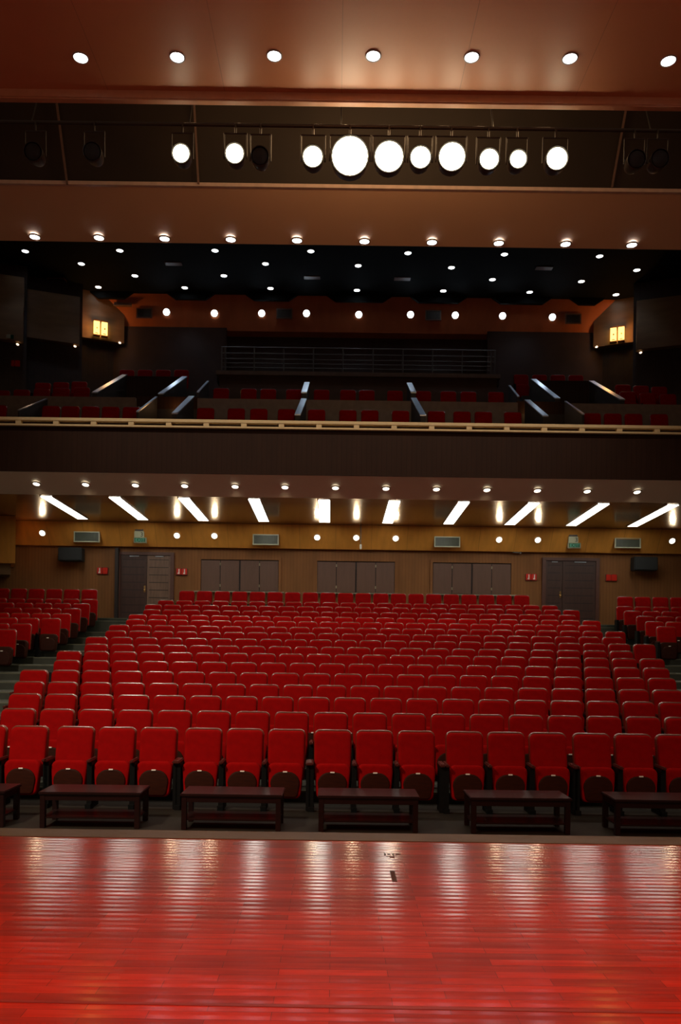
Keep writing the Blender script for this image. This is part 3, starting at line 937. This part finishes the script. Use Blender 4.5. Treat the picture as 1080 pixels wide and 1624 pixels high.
def xf(bm, ang, piv_z, dy):
    M4 = Matrix.Translation((0, dy, piv_z)) @ Matrix.Rotation(ang, 4, 'X') @ Matrix.Translation((0, 0, -piv_z))
    bmesh.ops.transform(bm, matrix=M4, verts=bm.verts)

REC = -0.17   # backrest recline

def seat_meshes(seg):
    out = {}
    o1 = outline(.488, .492, .652, .068, seg)
    bm = pad(o1, .05, .022, .022, .33)
    bmesh.ops.translate(bm, vec=(0, 0, .372), verts=bm.verts)
    xf(bm, REC, .4, .02)
    out['backrest'] = bm
    o2 = outline(.50, .508, .682, .078, seg)
    bm = bmesh.new()
    # moulded shell: rim stands a little proud around the pad, back curved
    rs = []
    for (sc, y) in ((.024, .016), (.014, .012), (.006, .020), (.001, .036), (.0, .060), (.006, .084), (.024, .102), (.12, .112)):
        ring = []
        for x, z in o2:
            d = math.hypot(x, z - .34); k = 1 - sc / max(d, 1e-6)
            ring.append(bm.verts.new((x * k, y, .34 + (z - .34) * k)))
        rs.append(ring)
    n = len(o2)
    for a, b in zip(rs, rs[1:]):
        for i in range(n):
            bm.faces.new((a[i], a[(i + 1) % n], b[(i + 1) % n], b[i]))
    bm.faces.new(rs[0]); bm.faces.new(rs[-1])
    bmesh.ops.translate(bm, vec=(0, 0, .370), verts=bm.verts)
    xf(bm, REC, .4, .02)
    out['back_shell'] = bm
    # seat folded up in front of the backrest
    o3 = outline(.42, .475, .46, .09, seg, .07)
    bm = pad(o3, .09, .02, .02, .22)
    bmesh.ops.translate(bm, vec=(0, 0, .155), verts=bm.verts)
    xf(bm, -.10, .25, -.13)
    out['cushion'] = bm
    o4 = outline(.345, .385, .33, .15, seg, .05)
    bm = pad(o4, .012, .008, .008, .16)
    bmesh.ops.translate(bm, vec=(0, -.034, .175), verts=bm.verts)
    xf(bm, -.10, .25, -.13)
    out['underside_panel'] = bm
    bm = bbox(-.028, .028, -.052, -.044, .495, .513, .002)
    xf(bm, -.10, .25, -.13)
    out['number_plate'] = bm
    bm = bbox(-.302, -.250, -.22, .10, .60, .64, .012)
    out['armrest'] = bm
    bm = bmesh.new()
    box(bm, -.308, -.244, -.17, .08, .06, .60)
    box(bm, -.312, -.240, -.22, .12, 0.0, .06)
    out['pedestal'] = bm
    return out

MATS = {'backrest': 'red', 'back_shell': 'shell', 'cushion': 'red', 'underside_panel': 'panelwood', 'number_plate': 'white', 'armrest': 'armtop', 'pedestal': 'pedestal'}

def proto(seg, names, nm='theatre_chair'):
    ms = seat_meshes(seg)
    root = empty(nm, (0, -50, 0))
    made = {}
    for k in ('backrest', 'back_shell', 'cushion', 'underside_panel', 'number_plate', 'armrest', 'pedestal'):
        if k in names:
            made[k] = link(k, ms[k], M[MATS[k]], root, smooth=k not in ('number_plate', 'pedestal', 'armrest'))
        else:
            ms[k].free()
    if 'underside_panel' in made: made['underside_panel'].parent = made['cushion']
    if 'number_plate' in made: made['number_plate'].parent = made['cushion']
    return root

def copy_tree(o, parent=None):
    c = o.copy(); COL.objects.link(c)
    c.parent = parent
    for ch in o.children:
        copy_tree(ch, c)
    return c

FULL = ('backrest', 'back_shell', 'cushion', 'underside_panel', 'number_plate', 'armrest', 'pedestal')
protos = {'side': proto(3, ('backrest', 'back_shell', 'cushion', 'underside_panel', 'number_plate', 'armrest', 'pedestal'), 'theatre_chair'), 'full': proto(5, FULL), 'mid': proto(4, FULL), 'far': proto(3, ('backrest', 'back_shell', 'cushion', 'pedestal'))}
used = set()
for o_ in protos['side'].children:
    if o_.name.startswith('cushion'):
        o_.data.materials[0] = M['panelwood']

# list all seats: (x, row, block)
S0 = .572
seats = []
FRONT = [-4.64, -4.08, -3.46, -2.90, -2.34, -1.74, -1.18, -.62, .00, .56, 1.12, 1.77, 2.33, 2.89, 3.48, 4.04, 4.60]
for x in FRONT: seats.append((x, 0, 'main'))
for k in range(1, NR):
    row = k + 1
    if row == 17:
        xs = [-4.80 + .572 * i for i in range(20)]
    elif row % 2 == 0:
        off = -.035 - (.10 if row >= 10 else 0)
        xs = [off + S0 * i for i in range(-9, 12 if row < 10 else 13)]
    else:
        xs = [-.31 + S0 * i for i in range(-9, 14 if row in (9, 11, 13, 15) else 13)]
    for x in xs: seats.append((x, k, 'main'))
for row, e in {10: -7.67, 11: -7.67, 12: -7.26, 13: -7.3, 14: -7.33, 15: -7.36, 16: -7.40, 17: -7.70}.items():
    for i in range(8): seats.append((e - .25 - S0 * i, row - 1, 'left'))
for row, e in {12: 8.54, 13: 8.61, 14: 8.72, 15: 8.70, 16: 8.80, 17: 9.16}.items():
    for i in range(8): seats.append((e + .25 + S0 * i, row - 1, 'right'))
vis = []
for x, k, b in seats:
    p, _ = proj((x, RY[k], RZ[k] + .8))
    hw = .25 * F / RY[k]
    if -hw * .9 < p < 1080 + hw * .9:
        vis.append((x, k, b))
order = sorted(range(len(vis)), key=lambda i: (vis[i][1], abs(vis[i][0])))
indiv = set(order[:300])
cnt = {}
rest = []
for i, (x, k, b) in sorted(enumerate(vis), key=lambda t: (t[1][1], t[1][2], t[1][0])):
    key = (k, b)
    cnt[key] = cnt.get(key, 0) + 1
    if i not in indiv:
        rest.append((x, k, b)); continue
    lod = 'full' if k == 0 else ('mid' if k <= 4 else 'far')
    if b != 'main': lod = 'side'
    if lod not in used:
        r = protos[lod]; used.add(lod)
    else:
        r = copy_tree(protos[lod])
    rz = 0.0
    if b == 'left': rz = .10
    if b == 'right': rz = -.10
    r.location = (x, RY[k], RZ[k]); r.rotation_euler = (0, 0, rz)
    rowtxt = 'front row' if k == 0 else '%s row from the stage' % ORD[k + 1]
    if b == 'main':
        tag(r, 'red upholstered tip-up seat, %s, %s from the left' if k == 0 else 'red tip-up seat, main block, %s, %s from the left' % (rowtxt, ORD[cnt[key]]), 'theatre seat', 'red seats in the main stalls block')
    else:
        tag(r, 'red tip-up seat, %s side block, %s, %s from the left' % (b, rowtxt, ORD[cnt[key]]), 'theatre seat', 'red seats in the side stalls blocks')
for lod in protos:
    if lod not in used:
        for ch in list(protos[lod].children): bpy.data.objects.remove(ch)
        bpy.data.objects.remove(protos[lod])

# the remaining small far seats as one object
ms = seat_meshes(3)
bm_all = bmesh.new()
tmp = []
for k_ in ('backrest', 'back_shell', 'cushion', 'pedestal'):
    me = bpy.data.meshes.new('seat_piece'); ms[k_].normal_update()
    bmesh.ops.recalc_face_normals(ms[k_], faces=ms[k_].faces)
    for f in ms[k_].faces: f.material_index = {'backrest': 0, 'back_shell': 1, 'cushion': 0, 'pedestal': 2}[k_]; f.smooth = k_ != 'pedestal'
    ms[k_].to_mesh(me); tmp.append(me)
for k_ in ms: ms[k_].free()
for (x, k, b) in rest:
    T = Matrix.Translation((x, RY[k], RZ[k])) @ Matrix.Rotation({'main': 0, 'left': .10, 'right': -.10}[b], 4, 'Z')
    for me in tmp:
        n0 = len(bm_all.verts)
        bm_all.from_mesh(me)
        bm_all.verts.ensure_lookup_table(); bm_all.faces.ensure_lookup_table()
        if b != 'main' and me is tmp[2]:
            for f in bm_all.faces[-len(me.polygons):]: f.material_index = 3
        bmesh.ops.transform(bm_all, matrix=T, verts=bm_all.verts[n0:])
me = bpy.data.meshes.new('distant_theatre_chairs')
bm_all.to_mesh(me); bm_all.free()
for m_ in ('red', 'shell', 'pedestal', 'panelwood'): me.materials.append(M[m_])
o = bpy.data.objects.new('distant_theatre_chairs', me); COL.objects.link(o)
tag(o, 'farthest rows of red tip-up seats in front of the back wall', 'theatre seats', None, 'stuff')
for me in tmp: bpy.data.meshes.remove(me)

# extra pedestals where two seat groups meet in the front row are the neighbours' own arms
for x in (-3.74, -2.04, -.30, 1.45, 3.19):
    r = empty('end_pedestal', (x + .285 - .03, RY[0], 0))
    tag(r, 'dark end pedestal with armrest between front row seat groups, near x', 'seat pedestal', 'end pedestals of the front row')
    link('pedestal_panel', bbox(-.30 - .0, -.235, -.17, .08, 0, .60, .006), M['pedestal'], r)
    link('armrest', bbox(-.305, -.232, -.22, .10, .60, .64, .012), M['armtop'], r)
eps = [o_ for o_ in COL.objects if o_.name.startswith('end_pedestal')]
for i, o_ in enumerate(sorted(eps, key=lambda q: q.location.x)):
    o_['label'] = 'dark end pedestal with armrest between front row seat groups, %s from the left' % ORD[i + 1]

# balcony seats
bp = None
BS = []
row1 = [-6, 79, 110, 142, 174, 207, 325, 374, 410, 454, 502, 552, 587, 636, 693, 734, 768, 815, 941, 974, 1007, 1048]
row2 = [350, 394, 425, 466, 510, 552, 582, 627, 672, 712, 744, 788]
for i, px in enumerate(row1): BS.append((px, 640.5 + .0135 * px, 21.75, 'front visible row'))
for i, px in enumerate(row2): BS.append((px, 609 + .0135 * px, 24.0, 'row below the gallery ledge'))
for i, px in enumerate((200, 229, 258, 287)): BS.append((px, 584.5, 26.0, 'far row at the upper left'))
for i, px in enumerate((828, 857, 886, 915)): BS.append((px, 592 + i * .3, 26.0, 'far row at the upper right'))
for i, px in enumerate((0, 32, 64, 96, 128)): BS.append((px, 617 - i * 1.2, 23.9, 'left side row behind the cross wall'))
for i, px in enumerate((998, 1030, 1062)): BS.append((px, 619 + i * 2.0, 23.9, 'right side row behind the cross wall'))
for i, px in enumerate((66, 95, 124)): BS.append((px, 605 - i * 1.0, 24.75, 'left side upper row'))
for i, px in enumerate((990, 1019, 1048)): BS.append((px, 608 + i * 1.6, 24.75, 'right side upper row'))
bproto = proto(3, ('backrest', 'back_shell', 'cushion', 'pedestal'), 'balcony_chair')
bused = False
bc = {}
for px, py, Y, nm in BS:
    bc[nm] = bc.get(nm, 0) + 1
    p = at(px, py, Y)
    if not bused: r = bproto; bused = True
    else: r = copy_tree(bproto)
    r.location = (p.x, Y, p.z - 1.02)
    r.scale = (1.0, 1.0, 1.0)
    r.rotation_euler = (0, 0, (.04 if p.x < -5 else -.04 if p.x > 6.5 else 0))
    tag(r, 'red balcony seat, %s, %s from the left' % (nm, ORD[bc[nm]]), 'balcony seat', 'red seats on the balcony')
# platforms under the farther balcony seats
bm = bmesh.new()
def plat(px0, px1, py, Y0, Y1):
    a, b = at(px0, py, (Y0 + Y1) / 2), at(px1, py, (Y0 + Y1) / 2)
    box(bm, a.x, b.x, Y0, Y1, 9.1, min(a.z, b.z) - 1.03)
plat(190, 318, 586, 25.4, 27.3); plat(818, 945, 594, 25.4, 27.3)
plat(50, 137, 605, 24.4, 25.2); plat(976, 1062, 609, 24.4, 25.2)
struct('floor_balcony_rear', bm, M['bfloor'])

# ---------------------------------------------------------------- low tables before the front row
TX = [-5.0, -3.42, -1.77, -.17, 1.61, 3.29]
TN = ['at the left edge of the photo', 'in front of the seats, second from the left', 'in front of the seats, third from the left', 'in the middle, fourth from the left', 'in front of the seats, fifth from the left', 'at the right edge of the photo']
for i, x in enumerate(TX):
    r = empty('low_table', (x, 8.93, 0), (.0, .01, -.008, 0.0, .012, -.01)[i])
    tag(r, 'low dark mahogany table with lower shelf ' + TN[i], 'table', 'low tables in front of the first row')
    W, D, H = 1.19, .50, .425
    link('tabletop', bbox(0, W, 0, D, H - .035, H, .008), M['table'], r)
    bm = bmesh.new()
    for a_, b_, c_, d_ in ((.07, W - .07, .02, .04), (.07, W - .07, D - .04, D - .02), (.02, .04, .07, D - .07), (W - .04, W - .02, .07, D - .07)):
        box(bm, a_, b_, c_, d_, H - .10, H - .035)
    link('apron', bm, M['table'], r)
    for lx in (.015, W - .075):
        for ly in (.015, D - .075):
            link('leg', bbox(lx, lx + .06, ly, ly + .06, 0, H - .035, .004), M['table'], r)
    link('shelf', bbox(.03, W - .03, .03, D - .03, .11, .13, .004), M['table'], r)
